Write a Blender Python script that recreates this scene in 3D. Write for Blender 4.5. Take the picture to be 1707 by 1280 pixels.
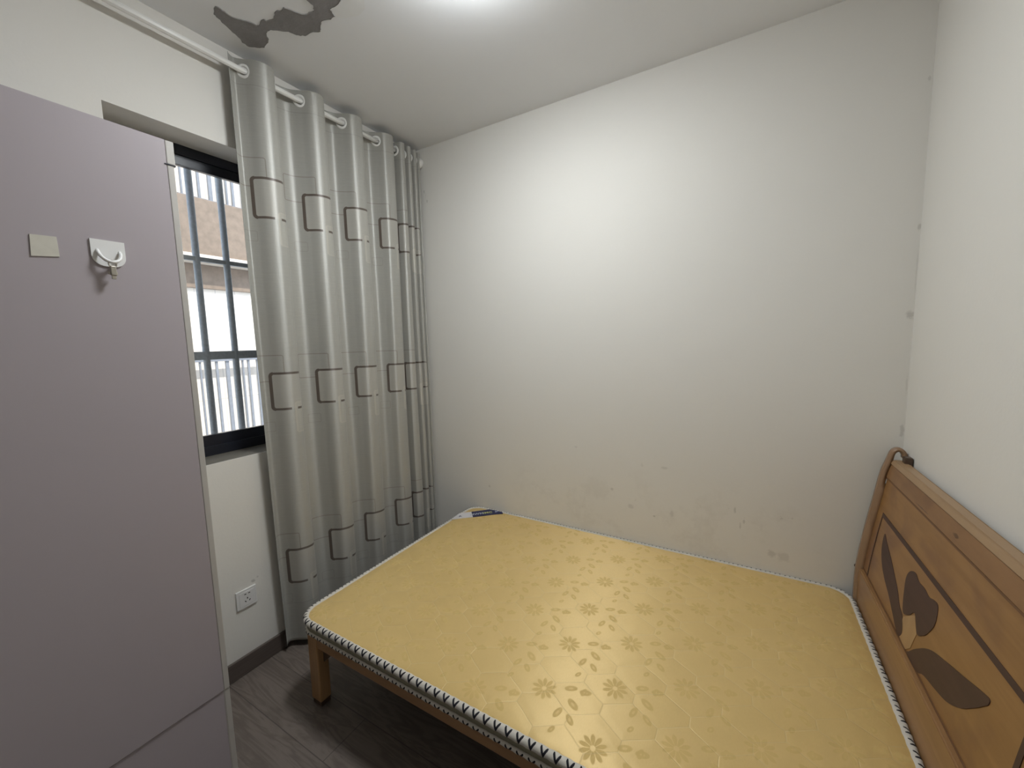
import bpy, bmesh, math, random
from mathutils import Vector, Matrix
random.seed(7)
for o in list(bpy.data.objects): bpy.data.objects.remove(o, do_unlink=True)
SC = bpy.context.scene
COL = SC.collection
PI = math.pi

# ------------------------------------------------------------------ dimensions (metres)
W, B, H = 2.5126, 2.1127, 2.7711          # window wall x=0, headboard wall x=W, bed wall y=B
YF = -1.25                                # wall behind the camera

# ------------------------------------------------------------------ camera
yaw, pit, rol, FPX = 0.5284752, 0.1054786, -0.0239548, 666.125
f = Vector((-math.sin(yaw)*math.cos(pit), math.cos(yaw)*math.cos(pit), -math.sin(pit)))
r0 = Vector((math.cos(yaw), math.sin(yaw), 0)); u0 = r0.cross(f)
r_ = math.cos(rol)*r0 + math.sin(rol)*u0
u_ = -math.sin(rol)*r0 + math.cos(rol)*u0
cd = bpy.data.cameras.new('camera'); cam = bpy.data.objects.new('camera', cd); COL.objects.link(cam)
cd.sensor_fit = 'HORIZONTAL'; cd.sensor_width = 36.0; cd.lens = 36.0*FPX/1707.0
cd.clip_start = 0.02; cd.clip_end = 200
M = Matrix((r_, u_, -f)).transposed().to_4x4()
M.translation = Vector((1.9579, 0.0, 1.5004))
cam.matrix_world = M
SC.camera = cam

# ------------------------------------------------------------------ world, sun, exposure
SC.view_settings.view_transform = 'Standard'
SC.view_settings.look = 'None'
SC.view_settings.gamma = 1.0
SC.view_settings.use_curve_mapping = False
SC.view_settings.exposure = 0.0
wd = bpy.data.worlds.new('sky'); SC.world = wd; wd.use_nodes = True
nt = wd.node_tree; nt.nodes.clear()
bg = nt.nodes.new('ShaderNodeBackground'); wo = nt.nodes.new('ShaderNodeOutputWorld')
bg.inputs[0].default_value = (0.72, 0.84, 1.0, 1); bg.inputs[1].default_value = 2.4
nt.links.new(bg.outputs[0], wo.inputs[0])
sd = bpy.data.lights.new('sun', 'SUN'); sd.energy = 4.2; sd.angle = 0.01; sd.color = (1.0, 0.95, 0.86)
so = bpy.data.objects.new('sun', sd); COL.objects.link(so)
so.rotation_euler = Vector((-0.62, 0.25, -0.78)).to_track_quat('-Z', 'Y').to_euler()
LAMP_STRENGTH = 92.0
ANISO_ROT = 0.25
LAMP_POS = (1.17, 1.11)

# ------------------------------------------------------------------ node helpers
class V:
    """a float or a socket, with arithmetic that builds Math nodes"""
    def __init__(s, nt, x): s.nt, s.x = nt, x
    def _m(s, op, *a):
        n = s.nt.nodes.new('ShaderNodeMath'); n.operation = op
        for i, q in enumerate((s,)+a):
            q = q.x if isinstance(q, V) else q
            if isinstance(q, (int, float)): n.inputs[i].default_value = q
            else: s.nt.links.new(q, n.inputs[i])
        return V(s.nt, n.outputs[0])
    def __add__(s, o): return s._m('ADD', o)
    def __radd__(s, o): return s._m('ADD', o)
    def __sub__(s, o): return s._m('SUBTRACT', o)
    def __rsub__(s, o): return V(s.nt, o)._m('SUBTRACT', s) if not isinstance(o, V) else o-s
    def __mul__(s, o): return s._m('MULTIPLY', o)
    def __rmul__(s, o): return s._m('MULTIPLY', o)
    def __truediv__(s, o): return s._m('DIVIDE', o)
    def abs(s): return s._m('ABSOLUTE')
    def mod(s, o): return s._m('FLOORED_MODULO', o)
    def floor(s): return s._m('FLOOR')
    def min(s, o): return s._m('MINIMUM', o)
    def max(s, o): return s._m('MAXIMUM', o)
    def lt(s, o): return s._m('LESS_THAN', o)
    def gt(s, o): return s._m('GREATER_THAN', o)
    def sqrt(s): return s._m('SQRT')
    def cos(s): return s._m('COSINE')
    def sin(s): return s._m('SINE')
    def atan2(s, o): return s._m('ARCTAN2', o)
    def clamp(s):
        m = s._m('ADD', 0.0); m.x.node.use_clamp = True; return m
    def step(s, a, b):
        """smooth 0..1 as s goes a..b"""
        n = s.nt.nodes.new('ShaderNodeMapRange'); n.interpolation_type = 'SMOOTHSTEP'
        s.nt.links.new(s.x, n.inputs[0]); n.inputs[1].default_value = a; n.inputs[2].default_value = b
        return V(s.nt, n.outputs[0])

def length(a, b): return (a*a+b*b).sqrt()
def rbox(x, y, hx, hy, r):
    qx = x.abs()-(hx-r); qy = y.abs()-(hy-r)
    return length(qx.max(0.0), qy.max(0.0)) + qx.max(qy).min(0.0) - r

class Mat:
    def __init__(s, name, color=(.8,.8,.8), rough=.6, metal=0.0, spec=.5):
        s.m = bpy.data.materials.new(name); s.m.use_nodes = True
        s.nt = s.m.node_tree; s.b = s.nt.nodes['Principled BSDF']
        s.b.inputs['Base Color'].default_value = (*color, 1)
        s.b.inputs['Roughness'].default_value = rough
        s.b.inputs['Metallic'].default_value = metal
        s.b.inputs['Specular IOR Level'].default_value = spec
    def xyz(s, kind='Object'):
        t = s.nt.nodes.new('ShaderNodeTexCoord'); q = s.nt.nodes.new('ShaderNodeSeparateXYZ')
        s.nt.links.new(t.outputs[kind], q.inputs[0])
        return [V(s.nt, q.outputs[i]) for i in range(3)]
    def comb(s, x, y, z=0.0):
        n = s.nt.nodes.new('ShaderNodeCombineXYZ')
        for i, q in enumerate((x, y, z)):
            q = q.x if isinstance(q, V) else q
            if isinstance(q, (int, float)): n.inputs[i].default_value = q
            else: s.nt.links.new(q, n.inputs[i])
        return n.outputs[0]
    def noise(s, vec, scale, detail=3, rough=.5, dist=0.0):
        n = s.nt.nodes.new('ShaderNodeTexNoise'); n.inputs['Scale'].default_value = scale
        n.inputs['Detail'].default_value = detail; n.inputs['Roughness'].default_value = rough
        n.inputs['Distortion'].default_value = dist
        if vec is not None: s.nt.links.new(vec, n.inputs['Vector'])
        return V(s.nt, n.outputs[0])
    def mix(s, fac, a, b):
        n = s.nt.nodes.new('ShaderNodeMix'); n.data_type = 'RGBA'
        fx = fac.x if isinstance(fac, V) else fac
        if isinstance(fx, (int, float)): n.inputs[0].default_value = fx
        else: s.nt.links.new(fx, n.inputs[0])
        for i, c in ((6, a), (7, b)):
            if isinstance(c, tuple): n.inputs[i].default_value = (*c, 1)
            else: s.nt.links.new(c, n.inputs[i])
        return n.outputs[2]
    def set(s, name, val):
        val = val.x if isinstance(val, V) else val
        s.nt.links.new(val, s.b.inputs[name])
    def bump(s, h, strength=.5, dist=.002):
        n = s.nt.nodes.new('ShaderNodeBump'); n.inputs['Strength'].default_value = strength
        n.inputs['Distance'].default_value = dist
        s.nt.links.new(h.x, n.inputs['Height']); s.nt.links.new(n.outputs[0], s.b.inputs['Normal'])

def plain(name, color, rough=.6, metal=0.0, spec=.5, vary=.06, scale=30):
    k = Mat(name, color, rough, metal, spec)
    x, y, z = k.xyz()
    n = k.noise(k.comb(x, y, z), scale)
    lo = tuple(c*(1-vary) for c in color); hi = tuple(min(1, c*(1+vary)) for c in color)
    k.set('Base Color', k.mix(n, lo, hi))
    return k.m

# ------------------------------------------------------------------ mesh helpers
def link(name, bm, mat, parent=None, origin=(0,0,0), smooth=False, shift=True):
    """bm is in world coordinates; object (or its parent) sits at origin"""
    if shift: bmesh.ops.translate(bm, verts=bm.verts, vec=-Vector(origin))
    me = bpy.data.meshes.new(name); bm.normal_update(); bm.to_mesh(me); bm.free()
    for p in me.polygons: p.use_smooth = smooth
    mats = mat if isinstance(mat, (list, tuple)) else [mat]
    for m in mats: me.materials.append(m)
    o = bpy.data.objects.new(name, me); COL.objects.link(o)
    if parent is not None: o.parent = parent
    else: o.location = origin
    return o
def tag(o, label=None, cat=None, group=None, kind=None):
    if label: o['label'] = label
    if cat: o['category'] = cat
    if group: o['group'] = group
    if kind: o['kind'] = kind
    return o
def thing(name, loc, label, cat, group=None):
    e = bpy.data.objects.new(name, None); COL.objects.link(e); e.location = loc
    e.empty_display_size = .05
    return tag(e, label, cat, group)
def box(bm, lo, hi, bevel=0.0, seg=2):
    t = bmesh.new()
    bmesh.ops.create_cube(t, size=1)
    lo, hi = Vector(lo), Vector(hi)
    for v in t.verts:
        v.co = Vector([(lo[i]+hi[i])/2 + v.co[i]*(hi[i]-lo[i]) for i in range(3)])
    if bevel: bmesh.ops.bevel(t, geom=list(t.edges), offset=bevel, segments=seg, affect='EDGES', profile=.5)
    merge(bm, t); return bm
def merge(bm, t):
    idx = {}
    for v in t.verts: idx[v] = bm.verts.new(v.co)
    for fc in t.faces:
        try:
            nf = bm.faces.new([idx[v] for v in fc.verts]); nf.material_index = fc.material_index; nf.smooth = fc.smooth
        except ValueError: pass
    t.free()
def boxm(lo, hi, bevel=0.0, seg=2): return box(bmesh.new(), lo, hi, bevel, seg)
def frame_of(d):
    d = d.normalized(); a = Vector((0,0,1)) if abs(d.z) < .9 else Vector((1,0,0))
    x = d.cross(a).normalized(); return x, d.cross(x).normalized()
def tube(bm, pts, rad, n=12, closed=False, caps=True):
    pts = [Vector(p) for p in pts]; rings = []
    N = len(pts)
    px = None
    for i, p in enumerate(pts):
        if closed: d = pts[(i+1) % N]-pts[i-1]
        else: d = pts[min(i+1, N-1)]-pts[max(i-1, 0)]
        d.normalize()
        if px is None: px, py = frame_of(d)
        else:
            px = (px - d*px.dot(d)).normalized(); py = d.cross(px)
        R = rad[i] if isinstance(rad, (list, tuple)) else rad
        rings.append([bm.verts.new(p + px*math.cos(2*PI*k/n)*R + py*math.sin(2*PI*k/n)*R) for k in range(n)])
    for i in range(N if closed else N-1):
        a, b = rings[i], rings[(i+1) % N]
        for k in range(n): bm.faces.new([a[k], a[(k+1) % n], b[(k+1) % n], b[k]])
    if caps and not closed:
        bm.faces.new(rings[0][::-1]); bm.faces.new(rings[-1])
    return bm
def lathe(bm, prof, axis_o, axis_d, n=32):
    """prof: list of (r, h) along axis"""
    o = Vector(axis_o); d = Vector(axis_d).normalized(); x, y = frame_of(d)
    rings = []
    for r, h in prof:
        rings.append([bm.verts.new(o + d*h + (x*math.cos(2*PI*k/n)+y*math.sin(2*PI*k/n))*max(r, 1e-5)) for k in range(n)])
    for a, b in zip(rings, rings[1:]):
        for k in range(n): bm.faces.new([a[k], a[(k+1) % n], b[(k+1) % n], b[k]])
    bm.faces.new(rings[0][::-1]); bm.faces.new(rings[-1])
    bmesh.ops.recalc_face_normals(bm, faces=bm.faces)
    return bm
def prism(bm, poly, h, fn):
    """extrude a 2-D polygon: fn(u, v, w) -> world, w in 0..h"""
    a = [bm.verts.new(fn(u, v, 0)) for u, v in poly]
    b = [bm.verts.new(fn(u, v, h)) for u, v in poly]
    bm.faces.new(a); bm.faces.new(b[::-1])
    n = len(poly)
    for i in range(n): bm.faces.new([a[i], b[i], b[(i+1) % n], a[(i+1) % n]])
    bmesh.ops.recalc_face_normals(bm, faces=bm.faces)
    return bm

# ================================================================== MATERIALS
def wall_mat(name, stains=(), specks=None, marks=True, col=(.755,.73,.685)):
    k = Mat(name, rough=.75, spec=.25)
    x, y, z = k.xyz(); vec = k.comb(x, y, z)
    big = k.noise(vec, 1.6, 3); fine = k.noise(vec, 90, 2)
    c = k.mix(big, tuple(q*.975 for q in col), tuple(min(1, q*1.02) for q in col))
    if specks:
        ax, lo, hi, zmax = specks
        A = (x, y)[ax]
        n = k.noise(vec, 26, 4, .65)
        m = n.step(.66, .76) * z.step(zmax, zmax-.35) * A.step(lo, lo+.3) * A.step(hi, hi-.3)
        c = k.mix(m*.38, c, (.36, .335, .30))
        n2 = k.noise(vec, 7, 5, .7)
        m2 = n2.step(.48, .68) * z.step(zmax-.05, zmax-.35) * A.step(lo, lo+.3) * A.step(hi, hi-.3)
        c = k.mix(m2*.16, c, (.46, .42, .36))
    if stains:
        w1 = k.noise(vec, 60, 3, .7)
        for (ax, a0, z0, ra, rz, amt) in stains:
            A = (x, y)[ax]
            d = length((A-a0)/ra, (z-z0)/rz) + (w1-.5)*1.6
            c = k.mix(d.step(1.0, .45)*(amt*.55), c, (.30, .28, .25))
    k.set('Base Color', c)
    k.bump(fine*.4 + k.noise(vec, 14, 3)*.8, .25, .0025)
    return k.m

M_wall = wall_mat('wall_paint')
M_wall_l = wall_mat('window_wall_paint', stains=[(1, .905, .415, .012, .010, .8), (1, .925, .425, .006, .006, .6)])
M_wall_b = wall_mat('bed_wall_paint', specks=(0, .6, 2.4, .95), stains=[
    (0, .085, 2.50, .005, .012, .8), (0, .108, 2.439, .005, .012, .9), (0, .097, 2.47, .002, .03, .35),
    (0, 2.256, .575, .022, .03, .0), (0, 2.095, .495, .020, .022, .5), (0, 2.140, .490, .030, .026, .38),
    (0, 1.347, .678, .010, .010, .5), (0, 1.571, .569, .008, .006, .7), (0, 1.62, .835, .02, .010, .4),
    (0, 1.941, .675, .006, .018, .6), (0, 1.98, .624, .006, .012, .6), (0, 1.965, .60, .005, .02, .5),
    (0, .535, .56, .008, .010, .6), (0, 1.138, .892, .012, .008, .3), (0, 1.507, .833, .008, .012, .25),
    (0, 1.45, .60, .02, .015, .4), (0, 1.66, .60, .012, .02, .35),
    (0, 2.503, 2.41, .006, .012, .5), (0, 2.508, 1.893, .008, .016, .65), (0, 2.50, 1.568, .014, .02, .7),
    (0, 2.508, 1.30, .004, .05, .3), (0, 2.505, 1.114, .008, .03, .6), (0, 2.51, 1.72, .003, .12, .25)])
k = Mat('ceiling_paint', rough=.8, spec=.2); x, y, z = k.xyz(); vec = k.comb(x, y, z)
k.set('Base Color', k.mix(k.noise(vec, 2.0, 3), (.825,.83,.85), (.86,.865,.88))); k.bump(k.noise(vec, 12, 3), .2, .003); M_ceil = k.m
k = Mat('bare_concrete', rough=.9, spec=.15); x, y, z = k.xyz(); vec = k.comb(x, y, z)
k.set('Base Color', k.mix(k.noise(vec, 14, 6, .7), (.19,.182,.184), (.34,.325,.328))); k.bump(k.noise(vec, 50, 4), .5, .004); M_conc = k.m
M_paintrim = plain('flaking_paint', (.34,.33,.325), .8)
M_filler = plain('white_filler', (.82,.82,.82), .8, vary=.03)

# floor planks run along x
k = Mat('wood_laminate', rough=.42, spec=.4); x, y, z = k.xyz()
PWD = .19
row = (y/PWD).floor(); xs = x + row*.43
n1 = k.noise(k.comb(xs*.9, y*7.0, row*3.1), 2.2, 4, .55, 1.4)
rings = (n1*34.0).sin()*.5+.5
fine = k.noise(k.comb(xs*3, y*120, row), 2.0, 3, .6)
c = k.mix(rings*.55+fine*.45, (.118,.094,.080), (.205,.170,.146))
edge = ((y/PWD).mod(1.0)-.5).abs().step(.485, .497)
edx = ((xs/1.2).mod(1.0)-.5).abs().step(.498, .4995)
c = k.mix(edge.max(edx)*.65, c, (.04,.034,.03)); k.set('Base Color', c)
k.bump(fine, .15, .001); M_floor = k.m
k = Mat('baseboard_laminate', rough=.45); x, y, z = k.xyz()
k.set('Base Color', k.mix(k.noise(k.comb(x*4, y*4, z*70), 2, 3), (.075,.058,.050), (.130,.104,.092))); M_base = k.m

def wood(name, a, b, axis='y', scale=1.0, rough=.35):
    k = Mat(name, rough=rough, spec=.45); x, y, z = k.xyz()
    s = {'x': (1.2, 14, 14), 'y': (14, 1.2, 14), 'z': (14, 14, 1.2)}[axis]
    n = k.noise(k.comb(x*s[0]*scale, y*s[1]*scale, z*s[2]*scale), 1.6, 4, .55, .8)
    g = k.noise(k.comb(x*s[0]*5, y*s[1]*5, z*s[2]*5), 3.0, 3)
    k.set('Base Color', k.mix((n.step(.3, .7)*.7+g*.3).clamp(), a, b))
    k.bump(g, .08, .001); return k.m
M_oakx = wood('oak_along_x', (.27,.145,.066), (.37,.21,.10), 'x')
M_oaky = wood('oak_along_y', (.25,.130,.052), (.335,.185,.080), 'y')
M_oakz = wood('oak_upright', (.30,.165,.075), (.43,.26,.125), 'z')
M_post = wood('oak_post', (.27,.165,.098), (.35,.225,.138), 'z')
M_inlay = wood('walnut_inlay', (.055,.027,.022), (.080,.040,.030), 'y', rough=.55)
M_lit_top = wood('lit_oak_top', (.32,.200,.105), (.40,.260,.145), 'y')  # paler oak: light on the rail's upper edge is put into the colour
M_groove_shade = wood('groove_shade', (.14,.065,.028), (.19,.095,.045), 'y', rough=.5)  # darker wood: shade in the headboard grooves is put into the colour
def panel_wood(name, a, b, cl, knots):
    k = Mat(name, rough=.38, spec=.4); x, y, z = k.xyz()
    n = k.noise(k.comb(x*14, y*1.2, z*14), 1.6, 4, .55, .8); g = k.noise(k.comb(x*70, y*6, z*70), 3.0, 3)
    c = k.mix((n.step(.3, .7)*.7+g*.3).clamp(), a, b)
    big = k.noise(k.comb(x*2, y*3.2, z*4.5), 1.4, 3, .5, .6)
    c = k.mix(big.step(.46, .66)*.55, c, cl)
    w = k.noise(k.comb(x*60, y*60, z*60), 1.0, 2)
    if not knots: c = k.mix(y.step(.30, .46)*z.step(.83, .78)*big.step(.30, .55)*.55, c, (.17,.088,.066))
    for (ky, kz, ry, rz) in knots:
        d = length((y-(ky-1.49))/ry, (z-kz)/rz)+(w-.5)*.9
        c = k.mix(d.step(1.1, .5)*.8, c, (.09,.040,.018))
    k.set('Base Color', c); k.bump(g, .08, .001); return k.m
M_panel = panel_wood('veneered_panel', (.255,.128,.043), (.345,.185,.068), (.185,.088,.042), [])
M_rail = panel_wood('headboard_rail', (.215,.108,.045), (.29,.152,.065), (.17,.080,.036), [(1.457,.962,.018,.006), (1.415,.934,.016,.007), (1.68,.950,.06,.002)])
M_stem = wood('pale_inlay', (.36,.215,.10), (.43,.27,.135), 'z')
M_darkwood = wood('dark_wood_block', (.05,.03,.02), (.09,.055,.035), 'z')

M_lilac = plain('lilac_laminate', (.385,.342,.362), .42, spec=.35, vary=.02, scale=3)
M_whiteedge = plain('edge_banding', (.46,.435,.405), .5)
M_plastic = plain('white_plastic', (.74,.73,.72), .35, vary=.02)
M_oldplastic = plain('aged_adhesive_pad', (.56,.53,.46), .55, vary=.08, scale=60)
M_steel = plain('dull_metal', (.42,.39,.34), .35, metal=.9)
M_rod = plain('painted_metal_rod', (.80,.79,.76), .28, spec=.6, vary=.02)
M_black = plain('black_aluminium', (.012,.014,.022), .3, spec=.5)
M_hole = plain('socket_hole', (.01,.01,.01), .8)
M_grille = plain('grey_blue_steel', (.42,.47,.52), .6, vary=.25, scale=80)
M_stone = plain('grey_stone_sill', (.15,.135,.11), .5, vary=.3, scale=25)
M_facade_b = plain('brown_render', (.24,.185,.140), .8, vary=.3, scale=20)
M_ledge = plain('cream_ledge', (.62,.56,.48), .8)
M_slat = plain('grey_slat', (.22,.23,.25), .6, vary=.2)
k = Mat('pale_tile_facade', rough=.7); x, y, z = k.xyz()
g1 = ((y/.16).mod(1.0)-.5).abs().step(.47, .49); g2 = ((z/.34).mod(1.0)-.5).abs().step(.485, .495)
k.set('Base Color', k.mix(g1.max(g2)*.45, (.84,.76,.66), (.36,.33,.31))); M_tile = k.m

# glass: clear, lets daylight through
k = Mat('window_glass', (1,1,1), 0.0); k.b.inputs['Transmission Weight'].default_value = 1; k.b.inputs['IOR'].default_value = 1.01
M_glass = k.m

# ================================================================== ROOM SHELL
def quad(name, pts, mat, thick, nrm, kindlabel=None, parent=None):
    bm = bmesh.new(); n = Vector(nrm)
    prism(bm, [(0,0)], 0, lambda *a: Vector((0,0,0))) if False else None
    a = [bm.verts.new(Vector(p)) for p in pts]; b = [bm.verts.new(Vector(p)-n*thick) for p in pts]
    bm.faces.new(a); bm.faces.new(b[::-1]); m = len(pts)
    for i in range(m): bm.faces.new([a[i], b[i], b[(i+1) % m], a[(i+1) % m]])
    bmesh.ops.recalc_face_normals(bm, faces=bm.faces)
    o = link(name, bm, mat, parent); tag(o, kind='structure'); return o
WT = .24
fl = quad('floor', [(0-WT,YF-.1,0),(W+.1,YF-.1,0),(W+.1,B+.1,0),(-WT,B+.1,0)], M_floor, .1, (0,0,1))
ce = quad('ceiling', [(0-WT,YF-.1,H),(W+.1,YF-.1,H),(W+.1,B+.1,H),(-WT,B+.1,H)], M_ceil, .1, (0,0,-1))
wb = quad('wall_back', [(0,B,0),(W,B,0),(W,B,H),(0,B,H)], M_wall_b, .1, (0,-1,0))
wr = quad('wall_right', [(W,YF,0),(W,B,0),(W,B,H),(W,YF,H)], M_wall, .1, (-1,0,0))
wf = quad('wall_front', [(0,YF,0),(W,YF,0),(W,YF,H),(0,YF,H)], M_wall, .1, (0,1,0))
# window wall with the recess
WY0, WY1, WZ0, WZ1 = .576, 1.80, 1.009, 2.368
bm = bmesh.new()
for lo, hi in (((-WT,YF,0),(0,B+.1,WZ0)), ((-WT,YF,WZ1),(0,B+.1,H)), ((-WT,YF,WZ0),(0,WY0,WZ1)), ((-WT,WY1,WZ0),(0,B+.1,WZ1))):
    box(bm, lo, hi)
wl = link('wall_left', bm, M_wall_l); tag(wl, kind='structure')
sill = link('trim_1', boxm((-WT+.02, WY0+.001, WZ0-.012), (-.004, WY1-.001, WZ0+.002), .001), M_stone); tag(sill, 'grey stone window sill in the recess behind the curtain', kind='structure')

# baseboards
def baseboard(name, lo, hi):
    o = link(name, boxm(lo, hi, .004), M_base); tag(o, kind='structure'); return o
baseboard('baseboard_left', (0, YF, 0), (.013, B, .088))
baseboard('baseboard_back', (.013, B-.013, 0), (W-.013, B, .088))
baseboard('baseboard_right', (W-.013, YF, 0), (W, B, .088))

# peeled paint on the ceiling
patch = [(0.208,0.869),(0.214,0.879),(0.212,0.899),(0.208,0.927),(0.223,0.951),(0.238,0.973),(0.244,1.0),(0.256,1.002),(0.274,0.996),(0.298,0.996),(0.299,1.007),(0.332,1.015),(0.362,1.001),(0.385,1.001),(0.395,1.009),(0.415,1.004),(0.424,1.015),(0.435,1.04),(0.452,1.065),(0.481,1.071),(0.499,1.074),(0.518,1.058),(0.518,1.031),(0.544,1.018),(0.587,1.023),(0.647,1.046),(0.657,1.081),(0.623,1.097),(0.592,1.104),(0.555,1.103),(0.548,1.117),(0.544,1.133),(0.516,1.134),(0.48,1.12),(0.46,1.129),(0.436,1.145),(0.42,1.149),(0.4,1.136),(0.365,1.133),(0.337,1.122),(0.323,1.102),(0.317,1.082),(0.287,1.057),(0.266,1.039),(0.249,1.037),(0.227,1.046),(0.209,1.064),(0.177,1.073),(0.148,1.08),(0.12,1.064),(0.098,1.043),(0.099,1.014),(0.114,1.001),(0.126,0.965),(0.142,0.931),(0.156,0.897),(0.162,0.884)]
rp = []
for i, (a, b) in enumerate(patch):
    c, d = patch[(i+1) % len(patch)]
    rp.append((a, b))
    for t in (.33, .67): rp.append((a+(c-a)*t+random.uniform(-.0025,.0025), b+(d-b)*t+random.uniform(-.0025,.0025)))
bm = bmesh.new(); prism(bm, rp, .0012, lambda u, v, w: Vector((u, v, H-w)))
o = link('peeled_patch', bm, M_conc, ce); o['label'] = 'bare grey concrete where the ceiling paint has flaked off'
bm = bmesh.new()   # lifted paint lip round the bare patch
n = len(rp)
A = [bm.verts.new((u, v, H-.0006)) for u, v in rp]
Bv = []; Cc = Vector((.38, 1.05))
for i in range(n):
    p0, p1, p2 = Vector(rp[i-1]), Vector(rp[i]), Vector(rp[(i+1) % n])
    t = (p2-p0).normalized(); nn = Vector((-t.y, t.x))
    Bv.append(bm.verts.new((p1.x+nn.x*.0012, p1.y+nn.y*.0012, H-.0022-random.random()*.001)))
for i in range(n): bm.faces.new([A[i], A[(i+1) % n], Bv[(i+1) % n], Bv[i]])
link('paint_lip', bm, M_paintrim, ce)
white = [(0.555,1.103),(0.592,1.104),(0.626,1.098),(0.671,1.082),(0.725,1.116),(0.667,1.171),(0.623,1.18),(0.594,1.168),(0.555,1.154),(0.544,1.133),(0.548,1.117)]
bm = bmesh.new(); prism(bm, white, .0008, lambda u, v, w: Vector((u, v, H-w)))
o = link('filler_patch', bm, M_filler, ce); o['label'] = 'paler smooth ceiling patch beside the bare concrete'

# ================================================================== WINDOW
win = bpy.data.objects.new('window_1', None); COL.objects.link(win); win.location = (-.16, (WY0+WY1)/2, WZ0)
tag(win, 'black aluminium window behind the curtain', kind='structure')
wo_ = win.location
def wpart(name, bm, mat): 
    return link(name, bm, mat, win, wo_)
bm = bmesh.new(); X0, X1 = -.205, -.150
z0, z1 = WZ0+.002, WZ1
box(bm, (X0, WY0, z0), (X1, WY1, z0+.045), .002); box(bm, (X0, WY0, z1-.042), (X1, WY1, z1), .002)
box(bm, (X0, WY0, z0+.045), (X1, WY0+.04, z1-.042), .002); box(bm, (X0, WY1-.04, z0+.045), (X1, WY1, z1-.042), .002)
wpart('window_frame', bm, M_black)
ym = (WY0+WY1)/2
for (ya, yb, xo) in ((WY0+.04, ym+.03, -.168), (ym-.03, WY1-.04, -.193)):
    bm = bmesh.new(); s0, s1 = z0+.045, z1-.042
    box(bm, (xo-.010, ya, s0), (xo+.012, yb, s0+.050), .002); box(bm, (xo-.010, ya, s1-.042), (xo+.012, yb, s1), .002)
    box(bm, (xo-.010, ya, s0+.050), (xo+.012, ya+.045, s1-.042), .002); box(bm, (xo-.010, yb-.045, s0+.050), (xo+.012, yb, s1-.042), .002)
    sash = wpart('sash', bm, M_black)
    g = link('glass_pane', boxm((xo-.003, ya+.043, s0+.048), (xo+.002, yb-.043, s1-.040)), M_glass, sash, wo_)

# ------------------------------------------------------------------ security grille outside
gr = thing('window_grille', (-.30, .9, .95), 'grey-blue steel security bars fixed outside the window', 'window grille')
go = gr.location
GX = -.30
for i in range(13):
    yy = .551 + .128*(i-1)
    if yy > 1.95: break
    link('upright_bar', tube(bmesh.new(), [(GX, yy, .90), (GX, yy, 2.55)], .0145, 12), M_grille, gr, go, smooth=True)
for zz, hh in ((1.925, .010), (1.468, .020), (.91, .012), (2.54, .012)):
    link('cross_bar', boxm((GX-.013, .38, zz-hh), (GX+.012, 1.98, zz+hh), .002), M_grille, gr, go)
for yy in (.40, 1.96):
    for zz in (.91, 2.54):
        link('wall_bracket', boxm((GX, yy-.015, zz-.012), (-.24, yy+.015, zz+.012), .002), M_grille, gr, go)

# ------------------------------------------------------------------ building opposite
bd = thing('opposite_building', (-2.2, 2.0, -1.0), 'pale tiled building with brown balcony front seen through the window', 'building')
bo = bd.location
link('facade', boxm((-2.4, -1.5, -1.0), (-2.2, 6.5, 4.4)), M_tile, bd, bo)
bx0, bx1 = -2.2, -2.06
def ray(px, py, X):
    d = f + r_*((px-853.5)/FPX) - u_*((py-640)/FPX)
    t = (X-1.9579)/d.x; return Vector((1.9579, 0, 1.5004)) + d*t
zt = ray(345, 333, bx1).z; zb = ray(360, 428, bx1).z; zl = ray(360, 440, bx1).z; zc = ray(365, 483, -2.17).z
link('balcony_front', boxm((bx0, -1.0, zb), (bx1, 6.0, zt), .005), M_facade_b, bd, bo)
link('ledge', boxm((bx0, -1.0, zl), (bx1+.03, 6.0, zb), .004), M_ledge, bd, bo)
link('lower_band', boxm((bx0, -1.0, zc), (-2.17, 6.0, zl), .004), M_facade_b, bd, bo)
for X, za, zz, nm in ((-2.10, zt, zt+.9, 'upper'), (-2.10, ray(380, 596, -2.1).z-1.1, ray(380, 596, -2.1).z, 'lower')):
    top = link('balcony_railing', boxm((X-.02, -.6, zz-.03), (X+.02, 5.0, zz)), M_slat, bd, bo)
    rl, ro = top, bo
    link('bottom_rail', boxm((X-.012, -.6, za), (X+.012, 5.0, za+.012)), M_slat, rl, ro)
    yy = -.55; i = 0
    while yy < 3.4:
        wdt = (.028, .012, .012, .018)[i % 4]
        link('slat', boxm((X-.008, yy-wdt/2, za-.02), (X+.008, yy+wdt/2, zz-.03)), M_slat, rl, ro)
        yy += (.055, .075, .05, .085)[i % 4]; i += 1
gd = quad('ground_outside', [(-30,-30,-1.0),(-.25,-30,-1.0),(-.25,30,-1.0),(-30,30,-1.0)], plain('pale_paving', (.5,.48,.45), .9), .1, (0,0,1))
gd.name = 'ground'

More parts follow.
